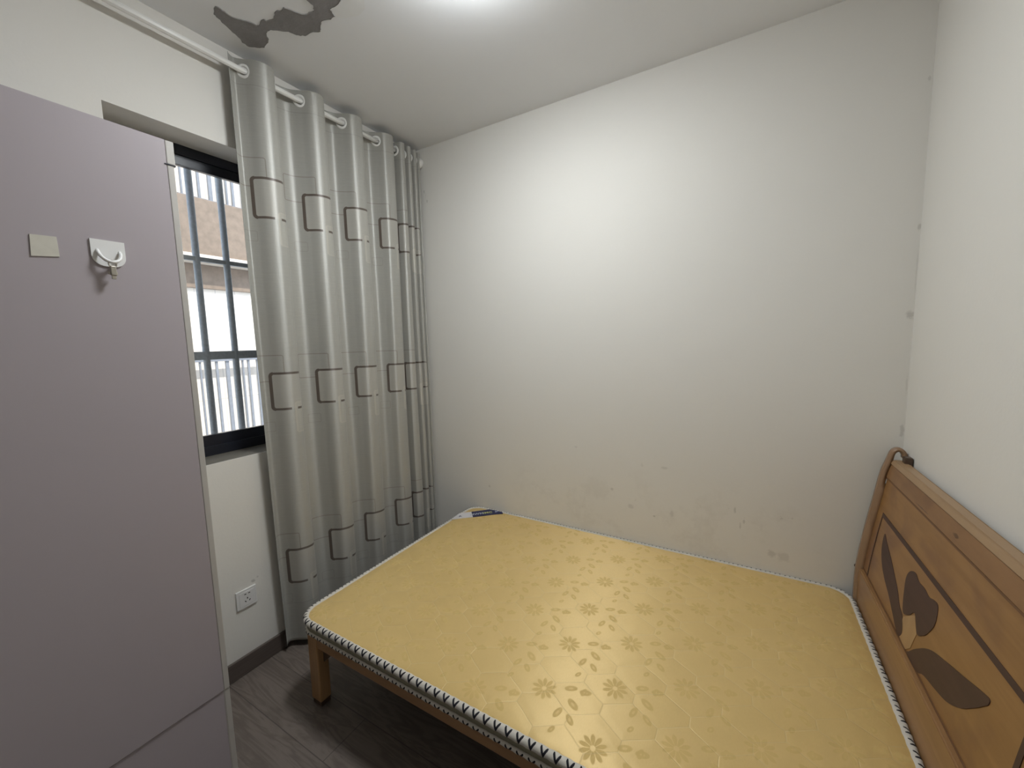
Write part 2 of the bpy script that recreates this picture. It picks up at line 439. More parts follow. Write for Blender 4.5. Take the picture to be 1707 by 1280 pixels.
# ================================================================== CEILING LAMP
lx, ly = LAMP_POS
lp = thing('ceiling_lamp', (lx, ly, H), 'round white flush ceiling lamp above the bed', 'ceiling lamp')
lo_ = lp.location
link('lamp_base', lathe(bmesh.new(), [(.165, 0), (.168, -.004), (.168, -.022), (.162, -.026)], (lx, ly, H), (0,0,1), 48), M_plastic, lp, lo_, True)
k = Mat('lit_diffuser', (.9,.9,.9), .5)
k.b.inputs['Emission Color'].default_value = (.93, .98, 1.0, 1); k.b.inputs['Emission Strength'].default_value = LAMP_STRENGTH
prof = [(.160, -.024)] + [(.158*math.cos(a), -.028-.045*math.sin(a)) for a in [i*PI/2/10 for i in range(10)]] + [(.004, -.0735)]
link('lamp_shade', lathe(bmesh.new(), prof, (lx, ly, H), (0,0,1), 48), k.m, lp, lo_, True)

# ================================================================== WARDROBE
XP, YE, ZT = .50, .572, 2.100
wr_ = thing('wardrobe', (0.26, .1, 0), 'tall lilac-grey wardrobe standing against the window wall', 'wardrobe')
w0 = wr_.location
Y0 = -.34
link('side_panel', boxm((.016, YE-.018, 0), (XP-.003, YE, ZT-.001), .001), M_whiteedge, wr_, w0)
link('side_panel', boxm((.016, Y0, 0), (XP-.003, Y0+.018, ZT-.001), .001), M_lilac, wr_, w0)
link('top_panel', boxm((.016, Y0+.018, ZT-.019), (XP-.003, YE-.018, ZT-.001), .001), M_lilac, wr_, w0)
link('back_panel', boxm((.016, Y0+.018, 0), (.022, YE-.018, ZT-.019)), M_lilac, wr_, w0)
link('plinth', boxm((.03, Y0+.018, 0), (XP-.04, YE-.018, .06)), M_lilac, wr_, w0)
SEAM = .3725
ymid = .045
DE = YE-.017      # door panel ends here, then the pale edge strip
for (a, b) in ((ymid+.0015, DE), (Y0+.002, ymid-.0015)):
    d = link('door', boxm((XP-.018, a, SEAM+.0015), (XP, b, ZT), .0012), M_lilac, wr_, w0)
    l = link('lower_panel', boxm((XP-.018, a, .05), (XP-.004, b, SEAM-.0015), .0012), M_lilac, wr_, w0)
    if b == DE:
        # pale edge strip, split near the top
        bm = bmesh.new()
        zs = 2.033
        box(bm, (XP-.019, DE+.0005, zs+.0015), (XP+.0005, YE+.004, ZT), .002); box(bm, (XP-.019, DE+.0005, SEAM+.001), (XP+.0005, YE, zs-.0015), .002)
        e = link('edge_strip', bm, M_whiteedge, d, w0); e['label'] = 'off-white edge strip of the door'
        e = link('edge_strip', boxm((XP-.019, DE+.0005, .05), (XP-.002, YE, SEAM-.001), .002), M_whiteedge, l, w0); e['label'] = 'off-white edge strip of the lower panel'
        link('gap_shade', boxm((XP-.012, DE-.006, zs-.002), (XP+.002, YE+.004, zs+.0012), .0005), M_black, d, w0)  # black strip painted in for the dark gap across the edge strip

# adhesive hook on the wardrobe door
hk = thing('adhesive_hook', (XP, .4055, 1.735), 'white plastic adhesive hook stuck on the wardrobe door', 'wall hook')
h0 = hk.location
def rpoly(y0_, y1_, zb_, zt_, rb):
    P = [(y1_, zt_), (y0_, zt_)]
    for i in range(9):
        a = PI + (PI/2)*i/8; P.append((y0_+rb+rb*math.cos(a), zb_+rb+rb*math.sin(a)))
    for i in range(9):
        a = 1.5*PI + (PI/2)*i/8; P.append((y1_-rb+rb*math.cos(a), zb_+rb+rb*math.sin(a)))
    return P
bm = prism(bmesh.new(), rpoly(.372, .4385, 1.722, 1.789, .026), .004, lambda u, v, w: Vector((XP+w, u, v)))
link('back_plate', bm, M_plastic, hk, h0)
pts = []
for i in range(25):
    a = PI + PI*i/24
    yy = .4055 + .0215*math.cos(a); zz = 1.758 + .026*math.sin(a)
    out = .006 + .016*abs(math.sin(a))**.8
    pts.append((XP+out, yy, zz))
pts = [(XP+.002, .384, 1.764)] + pts + [(XP+.002, .427, 1.764)]
link('hook', tube(bmesh.new(), pts, [.003]+[.0042]*(len(pts)-2)+[.003], 12), M_plastic, hk, h0, True)
# metal clip hanging from the hook
cl = thing('metal_clip', (XP+.022, .405, 1.735), 'small dull metal clip hanging from the adhesive hook', 'clip')
c0 = cl.location
ring = [(XP+.022+.001*math.sin(t*2), .405+.0075*math.cos(t), 1.7265+.0095*math.sin(t)) for t in [2*PI*i/20 for i in range(20)]]
link('ring', tube(bmesh.new(), ring, .0016, 8, closed=True), M_steel, cl, c0, True)
bm = box(bmesh.new(), (XP+.018, .399, 1.697), (XP+.026, .411, 1.722), .002)
box(bm, (XP+.016, .396, 1.700), (XP+.020, .414, 1.708), .001); box(bm, (XP+.020, .4005, 1.688), (XP+.024, .4095, 1.698), .001)
link('clip_body', bm, M_steel, cl, c0)
# old adhesive pad
bm = prism(bmesh.new(), [(.272, 1.778), (.315, 1.780), (.316, 1.733), (.270, 1.728)], .0025, lambda u, v, w: Vector((XP+w, u, v)))
ad = link('adhesive_pad', bm, M_oldplastic, None, (XP, .293, 1.755)); tag(ad, 'yellowed square adhesive pad left of the white hook', 'adhesive pad')

# ================================================================== WALL SOCKET
sk = thing('wall_socket', (0, .868, .354), 'white five-hole wall socket low on the wall between wardrobe and curtain', 'wall socket')
s0 = sk.location
link('face_plate', boxm((0, .825, .311), (.008, .911, .398), .002, 3), M_plastic, sk, s0)
bm = box(bmesh.new(), (.0075, .836, .322), (.0092, .900, .387), .0008); link('insert', bm, M_plastic, sk, s0)
bm = bmesh.new()
for (yy, zz, a, wy, wz) in ((.862, .3755, 0, .008, .0035), (.879, .3755, 0, .008, .0035), (.870, .3545, 0, .0035, .008), (.861, .342, .6, .0035, .008), (.879, .342, -.6, .0035, .008)):
    t = boxm((-.0006, -wy/2, -wz/2), (.0006, wy/2, wz/2))
    bmesh.ops.rotate(t, verts=t.verts, cent=(0,0,0), matrix=Matrix.Rotation(a, 3, 'X')); bmesh.ops.translate(t, verts=t.verts, vec=(.0094, yy, zz)); merge(bm, t)
link('pin_slots', bm, M_hole, sk, s0)

# ================================================================== CURTAIN ROD
RX, RZ = .060, 2.680
rd = thing('curtain_rod', (RX, 1.0, RZ), 'long white ribbed curtain rod high on the window wall', 'curtain rod')
q0 = rd.location
bm = bmesh.new(); n = 36; rr = [.0115*(1+.055*math.cos(9*2*PI*k/n)) for k in range(n)]
ra = [bm.verts.new((RX+rr[k]*math.cos(2*PI*k/n), -.55, RZ+rr[k]*math.sin(2*PI*k/n))) for k in range(n)]
rb = [bm.verts.new((RX+rr[k]*math.cos(2*PI*k/n), B-.03, RZ+rr[k]*math.sin(2*PI*k/n))) for k in range(n)]
for k in range(n): bm.faces.new([ra[k], ra[(k+1)%n], rb[(k+1)%n], rb[k]])
bm.faces.new(ra); bm.faces.new(rb); bmesh.ops.recalc_face_normals(bm, faces=bm.faces)
link('pole', bm, M_rod, rd, q0, True)
link('finial', lathe(bmesh.new(), [(.012,-.050),(.017,-.046),(.018,-.036),(.022,-.033),(.031,-.024),(.035,-.012),(.033,-.004),(.028,0)], (RX, B, RZ), (0,1,0), 32), M_rod, rd, q0, True)
link('finial', lathe(bmesh.new(), [(.012,0),(.020,-.01),(.028,-.03),(.022,-.05),(.004,-.056)], (RX, -.55, RZ), (0,1,0), 24), M_rod, rd, q0, True)
for yy in (-.35, 2.02):
    bm = bmesh.new(); tube(bm, [(0, yy, RZ-.022), (.03, yy, RZ-.022), (RX, yy, RZ-.022)], .006, 10)
    tube(bm, [(RX+.017*math.cos(a), yy, RZ+.017*math.sin(a)) for a in [PI+PI*i/12 for i in range(13)]], .004, 8)
    lathe(bm, [(.022, 0), (.022, .005), (.018, .008)], (0, yy, RZ-.022), (1,0,0), 24)
    link('bracket', bm, M_rod, rd, q0, True)

# ================================================================== CURTAIN
rings_y = [1.030, 1.283, 1.516, 1.745]
def catmull(P, n=10):
    out = []
    for i in range(len(P)-1):
        p0 = Vector(P[max(i-1, 0)]); p1 = Vector(P[i]); p2 = Vector(P[i+1]); p3 = Vector(P[min(i+2, len(P)-1)])
        for j in range(n):
            t = j/n
            out.append(.5*((2*p1)+(-p0+p2)*t+(2*p0-5*p1+4*p2-p3)*t*t+(-p0+3*p1-3*p2+p3)*t*t*t))
    out.append(Vector(P[-1])); return out
P = [(.974, .060), (.982, .050), (1.004, .040)]
cross = []
for i, r in enumerate(rings_y):
    s = ((rings_y+[1.965])[i+1]-r)/.25
    P += [(r, .060), (r+.028*s, .096), (r+.072*s, .113), (r+.107*s, .103), (r+.122*s, .060), (r+.128*s, .032), (r+.165*s, .016), (r+.215*s, .026)]
P = P[:-2]
P += [(1.878, .018), (1.886, .030), (1.892, .070), (1.902, .098), (1.920, .106), (1.934, .098), (1.941, .070), (1.945, .052), (1.952, .050), (1.957, .070), (1.965, .098), (1.978, .105), (1.989, .097), (1.995, .070), (1.999, .052), (2.005, .050), (2.010, .070), (2.017, .097), (2.028, .103), (2.038, .096), (2.044, .070), (2.048, .052), (2.053, .052), (2.057, .070), (2.063, .090), (2.072, .092), (2.080, .06)]
# cut the last lobe of ring 4 short so the gathered folds follow it
path = [p for p in catmull(P, 12)]
# resample by arc length
L = [0.0]
for a, b in zip(path, path[1:]): L.append(L[-1]+(b-a).length)
tot = L[-1]; NS = int(tot/.0042)
samp = []; j = 0
for i in range(NS+1):
    s = tot*i/NS
    while j < len(L)-2 and L[j+1] < s: j += 1
    t = (s-L[j])/max(1e-9, L[j+1]-L[j]); samp.append((path[j].lerp(path[j+1], t), s))
def arc_at(yv, xv=None):
    return min(samp, key=lambda q: (q[0].x-yv)**2+(q[0].y-.06)**2)[1]
ring_s = [arc_at(r) for r in rings_y]
PER = (ring_s[3]-ring_s[0])/3
S_G = min(samp, key=lambda q: (q[0].x-1.880)**2+(q[0].y-.02)**2)[1]
def ucoord(s): return s-ring_s[0] if s < S_G else 4*PER-.02+(s-S_G)*.5
ZTOP, ZBOT = 2.728, .035
zs = [ZTOP-.004*i for i in range(26)]
while zs[-1] > ZBOT+.02: zs.append(zs[-1]-.02)
zs.append(ZBOT)
bm = bmesh.new(); uvl = bm.loops.layers.uv.new('UVMap')
grid = []
for zi, zz in enumerate(zs):
    t = 1-zz/ZTOP; rowv = []
    for (p, s) in samp:
        yv, xv = p.x, p.y
        yv += .030*t*t*math.exp(-(max(0, p.x-.97))/.28)
        amp = 1 + .10*math.sin(3.1*t+p.x*5)*t
        xv = .062+(xv-.062)*amp + .004*math.sin(7*t+p.x*11)*t
        if p.x > 1.9: yv += .012*t*math.sin((p.x-1.9)*18)+.010*t
        xv = max(xv, .018 if zz < .12 else .008)
        rowv.append(bm.verts.new((xv, min(yv, B-.006), zz)))
    grid.append(rowv)
cut = []
ring_pts = []
for q in ring_s:
    p = min(samp, key=lambda a: abs(a[1]-q))[0]; ring_pts.append((q, Vector((p.y, p.x, RZ))))
hid = []
for r, rn in zip(rings_y, rings_y[1:]+[1.965]):       # the hidden crossing of every front fold
    s_ = (rn-r)/.25
    q = min([a for a in samp if r+.10*s_ < a[0].x < r+.14*s_], key=lambda a: abs(a[0].y-.06))
    hid.append((q[1], Vector((q[0].y, q[0].x, RZ))))
gath = []
prev = None
for a, b in zip(samp, samp[1:]):
    if a[0].x > 1.887 and (a[0].y-.06)*(b[0].y-.06) < 0: gath.append((a[1], Vector((.06, a[0].x, RZ))))
allr = ring_pts+hid+gath
for i in range(len(zs)-1):
    for j in range(NS):
        sc = samp[j][1]+.002; zc = (zs[i]+zs[i+1])/2
        if any((sc-q)**2+(zc-RZ)**2 < .0195**2 for q, _ in allr): continue
        fc = bm.faces.new([grid[i][j], grid[i][j+1], grid[i+1][j+1], grid[i+1][j]]); fc.smooth = True
        for lp_, (a, b) in zip(fc.loops, ((i, j), (i, j+1), (i+1, j+1), (i+1, j))):
            lp_[uvl].uv = (ucoord(samp[b][1]), zs[a])
# curtain material: satin with woven squares
k = Mat('curtain_satin', rough=.5, spec=.5)
uvn = k.nt.nodes.new('ShaderNodeUVMap'); uvn.uv_map = 'UVMap'
sp = k.nt.nodes.new('ShaderNodeSeparateXYZ'); k.nt.links.new(uvn.outputs[0], sp.inputs[0])
U = V(k.nt, sp.outputs[0]); Z = V(k.nt, sp.outputs[1])
weave = k.noise(k.comb(U*300, Z*120, 0.0), 1.0, 2); slub = k.noise(k.comb(U*8, Z*60, 0.0), 2.0, 3)
u = (U+.12).mod(PER)-.12; v = (Z-.345+.25).mod(.866)-.25          # 0 at the bottom of each big square
SW, SH = .178, .168
ux = u-SW/2+.006; vz = v-SH/2
d = rbox(ux, vz, SW/2, SH/2, .013)
left = ux.step(-.074, -.080); right = ux.step(.070, .080)
wdt = left*.0022+.0052-right*.0030
brown = (d.abs()-wdt).step(.0012, -.0012)*(d+.0).lt(.02)
ty = (ux-.030).abs()      # break in the lower line
gap = (ux+.006).step(-.003, .000)*(ux-.020).step(.002, -.002)*vz.lt(-.06)
brown = brown*(1.0-gap)
# pale small square overlapping the lower corner
d2 = rbox(ux-.047, vz+.128, .040, .072, .010)
pale2 = (d2.abs()-.0022).step(.0012, -.0006); inner2 = d2.lt(0.0)
strip2 = (ux-.0105).abs().lt(.0035)*inner2
# faint square up and to the left
d3 = rbox(ux+.100, vz-.108, .074, .060, .008)
faint = (d3.abs()-.0018).step(.0012, -.0004)*(1.0-d.lt(0.0))
d4 = rbox(ux+.115, vz+.165, .030, .022, .006); faint2 = (d4.abs()-.0012).step(.001, -.0004)
basec = k.mix(slub*.5+weave*.5, (.330,.322,.292), (.425,.415,.380))
c = k.mix(d.lt(0.0)*.30, basec, (.50,.47,.42))
c = k.mix(inner2*.25, c, (.55,.53,.47))
c = k.mix(faint*.55+faint2*.3, c, (.20,.165,.135))
c = k.mix(pale2.max(strip2)*.26, c, (.62,.58,.49))
c = k.mix(brown*.93, c, (.085,.060,.046))
hem = (Z-.235).abs().step(.0025, .0008).max((Z-2.625).abs().step(.0025, .0008))
c = k.mix(hem*.35, c, (.2,.19,.17))
k.set('Base Color', c)
k.set('Roughness', .38+weave*.22)
k.bump(weave*.4+slub*.6-hem*.8, .25, .001)
k.b.inputs['Sheen Weight'].default_value = .15
M_curt = k.m
tz = k.nt.nodes.new('ShaderNodeVectorMath'); tz.operation = 'NORMALIZE'; tz.inputs[0].default_value = (0, 0, 1)
k.nt.links.new(tz.outputs[0], k.b.inputs['Tangent']); k.b.inputs['Anisotropic'].default_value = .85
k.b.inputs['Metallic'].default_value = .20; k.b.inputs['Specular IOR Level'].default_value = .8
cu = thing('curtain', (.06, 1.5, ZBOT), 'long grey satin eyelet curtain with brown square outlines covering the window corner', 'curtain')
cu0 = cu.location
cloth = link('cloth', bm, M_curt, cu, cu0, True)
sm = cloth.modifiers.new('thickness', 'SOLIDIFY'); sm.thickness = .0016; sm.offset = 0
for idx, (q, c3) in enumerate(allr):
    p_a = min(samp, key=lambda a: abs(a[1]-(q-.01)))[0]; p_b = min(samp, key=lambda a: abs(a[1]-(q+.01)))[0]
    tn = Vector((p_b.y-p_a.y, p_b.x-p_a.x, 0)).normalized(); zz = Vector((0,0,1)); nn = tn.cross(zz)
    bm = bmesh.new(); nr, ns = 36, 10
    R0 = [[bm.verts.new(c3 + (tn*math.cos(2*PI*i/nr)+zz*math.sin(2*PI*i/nr))*(.0235+.0065*math.cos(2*PI*j/ns)) + nn*.0038*math.sin(2*PI*j/ns)) for j in range(ns)] for i in range(nr)]
    for i in range(nr):
        for j in range(ns): bm.faces.new([R0[i][j], R0[(i+1)%nr][j], R0[(i+1)%nr][(j+1)%ns], R0[i][(j+1)%ns]])
    bmesh.ops.recalc_face_normals(bm, faces=bm.faces)
    link('eyelet_ring', bm, M_rod, cu, cu0, True)

# ================================================================== BED FRAME
MX0, MX1, MY0, MY1 = .4016, 2.380, .866, 2.110
MZ0, MZ1 = .345, .404
bf = thing('bed_frame', (1.4, 1.49, 0), 'light oak bed frame with curved sleigh headboard and dark tulip inlay', 'bed')
b0 = bf.location
def bpart(name, bm, mat, smooth=False, parent=None): return link(name, bm, mat, parent or bf, b0, smooth)
FX0, FY0, FY1 = .418, .893, 2.083
for (xa, ya) in ((FX0, FY0), (FX0, FY1-.05)):
    link('foot_pad', boxm((xa+.003, ya+.003, 0), (xa+.059, ya+.047, .024), .003), M_darkwood, bf, b0)
    lg = bpart('leg', boxm((xa, ya, .022), (xa+.062, ya+.05, MZ0-.004), .005, 3), M_oakz)
# groove line on the legs' front faces
bpart('side_rail', boxm((FX0+.062, FY0+.002, .268), (2.385, FY0+.026, MZ0-.002), .003), M_oakx)
bpart('side_rail', boxm((FX0+.062, FY1-.026, .268), (2.385, FY1-.002, MZ0-.002), .003), M_oakx)
bpart('foot_rail', boxm((FX0+.006, FY0+.05, .268), (FX0+.030, FY1-.05, MZ0-.002), .003), M_oaky)
for (yy) in (FY0+.026, FY1-.066):
    bm = bmesh.new()
    prism(bm, [(FX0+.062, .262), (FX0+.14, .262), (FX0+.062, .19)], .03, lambda u_1, v_1, w: Vector((u_1, yy+w, v_1)))
    bpart('corner_brace', bm, M_darkwood)
for i in range(12):
    xx = .52+i*.158
    bpart('slat', boxm((xx, FY0+.027, MZ0-.024), (xx+.07, FY1-.027, MZ0-.006), .002), M_oaky)
bpart('support_leg', boxm((1.38, 1.46, 0), (1.43, 1.51, .30), .003), M_oakz)
bpart('centre_beam', boxm((FX0+.03, 1.465, .285), (2.385, 1.505, MZ0-.025), .003), M_oakx)

# headboard profile: x of the face as a function of z
PZ = [.0, .20, .40, .545, .707, .85, .94, .985, 1.015, 1.038, 1.050]
PX = [2.405, 2.398, 2.393, 2.395, 2.413, 2.434, 2.447, 2.457, 2.470, 2.487, 2.503]
def prof_x(z):
    for i in range(len(PZ)-1):
        if PZ[i] <= z <= PZ[i+1]:
            t = (z-PZ[i])/(PZ[i+1]-PZ[i])
            m0 = (PX[i+1]-PX[max(i-1,0)])/(PZ[i+1]-PZ[max(i-1,0)]); i2 = min(i+2, len(PZ)-1)
            m1 = (PX[i2]-PX[i])/(PZ[i2]-PZ[i]); h = PZ[i+1]-PZ[i]
            return (2*t**3-3*t*t+1)*PX[i]+(t**3-2*t*t+t)*h*m0+(-2*t**3+3*t*t)*PX[i+1]+(t**3-t*t)*h*m1
    return PX[-1] if z > PZ[-1] else PX[0]
def slab(y0_, y1_, za, zb, off, thick, nz=24, bevel=0):
    """curved board following the headboard face"""
    bm = bmesh.new(); fr = []
    for i in range(nz+1):
        z = za+(zb-za)*i/nz; xx = prof_x(z)+off
        fr.append((xx, z))
    bk = [(a+thick, z) for a, z in fr[::-1]]
    poly = fr+bk
    prism(bm, poly, y1_-y0_, lambda u_1, v_1, w: Vector((u_1, y0_+w, v_1)))
    if bevel:
        ed = [e for e in bm.edges if len(e.link_faces) == 2 and e.calc_face_angle(0) > .9]
        bmesh.ops.bevel(bm, geom=ed, offset=bevel, segments=3, affect='EDGES')
    return bm
HB_Y0, HB_Y1 = .905, 2.070
# end posts: S-curve, curling back towards the wall at the top
def post(y0_, y1_):
    pts = [(prof_x(z)-.012, z) for z in [i*1.02/40 for i in range(41)]]
    # curl
    cx_, cz_ = 2.484, 1.022
    pts = [p for p in pts if p[1] < 1.0]
    for i in range(11):
        a = PI-.25 - (PI*.98)*i/10
        pts.append((cx_+.0265*math.cos(a), cz_+.035*math.sin(a)))
    inner = []
    for (a, z) in pts: pass
    n_ = len(pts); out = []
    for i, (a, z) in enumerate(pts):
        p0 = pts[max(i-1, 0)]; p1 = pts[min(i+1, n_-1)]
        tx, tz = p1[0]-p0[0], p1[1]-p0[1]; l = math.hypot(tx, tz); nx, nz = tz/l, -tx/l
        th = .034 if z < .9 and i < n_-11 else .020
        if i >= n_-11: th = .015
        out.append((a+nx*th, z+nz*th))
    bm = bmesh.new()
    A_ = [[bm.verts.new((p[0], yy, p[1])) for p in pts] for yy in (y0_, y1_)]
    B_ = [[bm.verts.new((p[0], yy, p[1])) for p in out] for yy in (y0_, y1_)]
    for i in range(n_-1):
        bm.faces.new([A_[0][i], A_[0][i+1], A_[1][i+1], A_[1][i]])
        bm.faces.new([B_[0][i], B_[1][i], B_[1][i+1], B_[0][i+1]])
        bm.faces.new([A_[0][i], B_[0][i], B_[0][i+1], A_[0][i+1]])
        bm.faces.new([A_[1][i], A_[1][i+1], B_[1][i+1], B_[1][i]])
    for i in (0, n_-1): bm.faces.new([A_[0][i], A_[1][i], B_[1][i], B_[0][i]])
    bmesh.ops.recalc_face_normals(bm, faces=bm.faces)
    ed = [e for e in bm.edges if len(e.link_faces) == 2 and e.calc_face_angle(0) > 1.2]
    bmesh.ops.bevel(bm, geom=ed, offset=.0035, segments=3, affect='EDGES')
    return bm
for (a, b) in ((HB_Y1-.028, HB_Y1), (HB_Y0, HB_Y0+.028)): bpart('headboard_post', post(a, b), M_post, True)
pa, pb = HB_Y0+.028, HB_Y1-.028
hp = bpart('headboard_panel', slab(pa, pb, .36, .945, .010, .016, 40), M_panel, False)
hr = bpart('top_rail', slab(pa, pb, .938, .994, .0050, .030, 14, .003), M_rail, False)
hc = bpart('rail_lit_edge', slab(pa, pb, .994, 1.012, .0005, .034, 14, .005), M_lit_top, False)  # lit upper edge of the top rail, painted as a paler strip
bpart('bolt_cap', lathe(bmesh.new(), [(.006,0),(.007,.004),(.003,.008)], (2.388, HB_Y1, .54), (-.6,.8,0), 12), M_darkwood)
bpart('lower_rail', slab(pa, pb, .30, .545, -.004, .030, 14, .004), M_oaky, False)
bpart('groove', slab(pa, pb, .5455, .5510, .0085, .010, 3), M_groove_shade)  # dark strip painting the shaded groove above the lower rail
bpart('rail_shade_line', slab(pa, pb, .9325, .9378, .0072, .012, 3), M_groove_shade)  # dark strip painting the shaded groove between top rail and panel
# dark back block seen behind the curl
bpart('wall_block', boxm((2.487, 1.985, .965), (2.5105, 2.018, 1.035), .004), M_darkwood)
def smooth_poly(poly, n=5):
    out = []; N_ = len(poly)
    for i in range(N_):
        p0, p1, p2, p3 = (Vector(poly[(i+j-1) % N_]) for j in range(4))
        for j in range(n):
            t = j/n
            q = .5*((2*p1)+(-p0+p2)*t+(2*p0-5*p1+4*p2-p3)*t*t+(-p0+3*p1-3*p2+p3)*t*t*t); out.append((q.x, q.y))
    return out
def on_face(poly, name, mat, lift=.0006, base=.010, thick=.0010, div=.012, parent=None, label=None):
    """a thin veneer piece laid on the curved panel; poly in (y, z)"""
    t = bmesh.new()
    vs = [t.verts.new((0, y_, z_)) for y_, z_ in poly]; fc = t.faces.new(vs)
    bmesh.ops.triangulate(t, faces=[fc])
    zmin = min(p[1] for p in poly); zmax = max(p[1] for p in poly)
    z_ = zmin+div
    while z_ < zmax:
        bmesh.ops.bisect_plane(t, geom=t.verts[:]+t.edges[:]+t.faces[:], plane_co=(0, 0, z_), plane_no=(0, 0, 1)); z_ += div
    for v_ in t.verts: v_.co.x = prof_x(v_.co.z)+base-lift-thick
    r = bmesh.ops.extrude_face_region(t, geom=t.faces[:])
    for g_ in r['geom']:
        if isinstance(g_, bmesh.types.BMVert): g_.co.x += thick*1.5
    bmesh.ops.recalc_face_normals(t, faces=t.faces)
    o_ = bpart(name, t, mat, False, parent)
    if label: o_['label'] = label
    return o_
leaf = [(1.913,0.758),(1.904,0.705),(1.865,0.661),(1.808,0.631),(1.743,0.608),(1.682,0.579),(1.617,0.550),(1.589,0.577),(1.613,0.616),(1.648,0.63),(1.69,0.66),(1.744,0.687),(1.814,0.719),(1.876,0.742)]
tulip = [(1.64,0.757),(1.656,0.732),(1.649,0.695),(1.617,0.631),(1.573,0.648),(1.543,0.673),(1.501,0.636),(1.47,0.652),(1.45,0.672),(1.428,0.713),(1.431,0.746),(1.443,0.766),(1.468,0.765),(1.496,0.757),(1.533,0.762),(1.573,0.759),(1.607,0.768)]
stem = [(1.608,0.619),(1.541,0.668),(1.503,0.632),(1.518,0.576),(1.549,0.549),(1.60,.553)]
low = [(1.531,0.549),(1.515,.568),(1.488,0.596),(1.423,0.645),(1.34,0.676),(1.254,0.702),(1.192,0.722),(1.156,0.731),(1.152,.720),(1.163,0.706),(1.189,0.677),(1.23,0.638),(1.281,0.607),(1.337,0.590),(1.413,0.572),(1.456,0.55)]
on_face(smooth_poly(leaf), 'leaf_inlay', M_inlay, label='narrow dark leaf inlay')
on_face(smooth_poly(tulip), 'flower_inlay', M_inlay, label='dark tulip flower inlay')
on_face(stem, 'stem_inlay', M_stem, lift=.0002, label='pale stem inlay')
on_face(smooth_poly(low), 'leaf_inlay', M_inlay, label='broad dark leaf inlay')
sy0, sy1 = 1.030, 1.985
on_face([(sy0, .798), (sy0, .813), (sy1, .813), (sy1, .798)], 'border_inlay', M_inlay, label='dark inlaid border strip')
on_face([(sy0, .546), (sy0, .798), (sy0+.014, .798), (sy0+.014, .546)], 'border_inlay', M_inlay, label='dark inlaid border strip')
on_face([(sy1-.007, .546), (sy1-.007, .798), (sy1, .798), (sy1, .546)], 'border_inlay', M_inlay, label='dark inlaid border strip')

# ================================================================== MATTRESS
mt = thing('mattress', ((MX0+MX1)/2, (MY0+MY1)/2, MZ0), 'thin gold satin quilted mattress with black and white chevron piping', 'mattress')
m0 = mt.location
RC = .085
def loop(inset=0.0, n=10, step=.03):
    """rounded rectangle, corner arcs plus straight steps"""
    x0_, x1_, y0_, y1_ = MX0+inset, MX1-inset, MY0+inset, MY1-inset; r = RC-inset
    P_ = []
    cs = [(x1_-r, y0_+r, -PI/2), (x1_-r, y1_-r, 0), (x0_+r, y1_-r, PI/2), (x0_+r, y0_+r, PI)]
    for i, (a, b, t0) in enumerate(cs):
        for j in range(n+1):
            t = t0+PI/2*j/n; P_.append((a+r*math.cos(t), b+r*math.sin(t)))
        a2, b2, t2 = cs[(i+1) % 4]; e = (a2+r*math.cos(t2), b2+r*math.sin(t2)); s_ = P_[-1]
        Ls = math.hypot(e[0]-s_[0], e[1]-s_[1]); ns = max(2, int(Ls/step))
        for j in range(1, ns): P_.append((s_[0]+(e[0]-s_[0])*j/ns, s_[1]+(e[1]-s_[1])*j/ns))
    return P_
# body: top cover, side band, underside
k = Mat('gold_satin', rough=.4, spec=.6); x, y, z = k.xyz(); vec = k.comb(x, y, z)
tg = k.nt.nodes.new('ShaderNodeVectorMath'); tg.operation = 'NORMALIZE'; tg.inputs[0].default_value = (math.cos(.14), math.sin(.14), 0)
k.nt.links.new(tg.outputs[0], k.b.inputs['Tangent']); k.b.inputs['Anisotropic'].default_value = .88; k.b.inputs['Anisotropic Rotation'].default_value = ANISO_ROT
wx = x+(k.noise(vec, 9, 2)-.5)*.010; wy = y+(k.noise(k.comb(x+5.0, y, z), 9, 2)-.5)*.010
HW_, VE, RS = .0776, .036, .045           # half width, upright edge, slant rise of a quilted hexagon
CA = math.cos(math.atan2(RS, HW_))
def cell(ax, ay):
    ax = ax.abs(); ay = ay.abs()
    return (HW_-ax).min((VE/2+RS-ay-ax*(RS/HW_))*CA)
def hexd(px, py):
    a_ = cell(px.mod(2*HW_)-HW_, py.mod(2*(VE+RS))-(VE+RS))
    b_ = cell((px-HW_).mod(2*HW_)-HW_, (py-(VE+RS)).mod(2*(VE+RS))-(VE+RS))
    return a_.max(b_)
hd = hexd(wx+(m0.x-2.089), wy+(m0.y-1.70+VE+RS))
puff = hd.step(0.0, .026); seam = hd.step(.0022, .0006)
# flowers and leaves, jacquard
FXP, FYP = .39, .212
def motif(ox, oy):
    fx = (x-ox).mod(FXP)-FXP/2; fy = (y-oy).mod(FYP)-FYP/2
    rr_ = length(fx, fy); th = fy.atan2(fx)
    pet = ((th*5.0).cos().abs())
    fl_ = (rr_ - (pet*.020+.019)).step(.003, -.003)*rr_.step(.006, .009)*pet.step(.18, .32)
    tot_ = fl_
    for (cx_, cy_, a_, la, lb) in ((.075, .040, .5, .020, .010), (.100, -.010, -.6, .022, .011), (.070, -.055, 1.3, .020, .009), (-.085, .045, -.8, .018, .009), (.115, .045, 1.4, .015, .008), (-.075, -.060, .3, .018, .010), (-.120, -.005, 1.1, .012, .007)):
        dx = fx-cx_; dy = fy-cy_; ca, sa = math.cos(a_), math.sin(a_)
        e_ = length((dx*ca+dy*sa)/la, (dy*ca-dx*sa)/lb)
        tot_ = tot_.max((e_-1.0).step(.12, -.12)*(1.0-(e_-.35).step(.1, -.1)*.7))
    return tot_
ofx, ofy = 1.639-m0.x-FXP/2, 1.142-m0.y-FYP/2
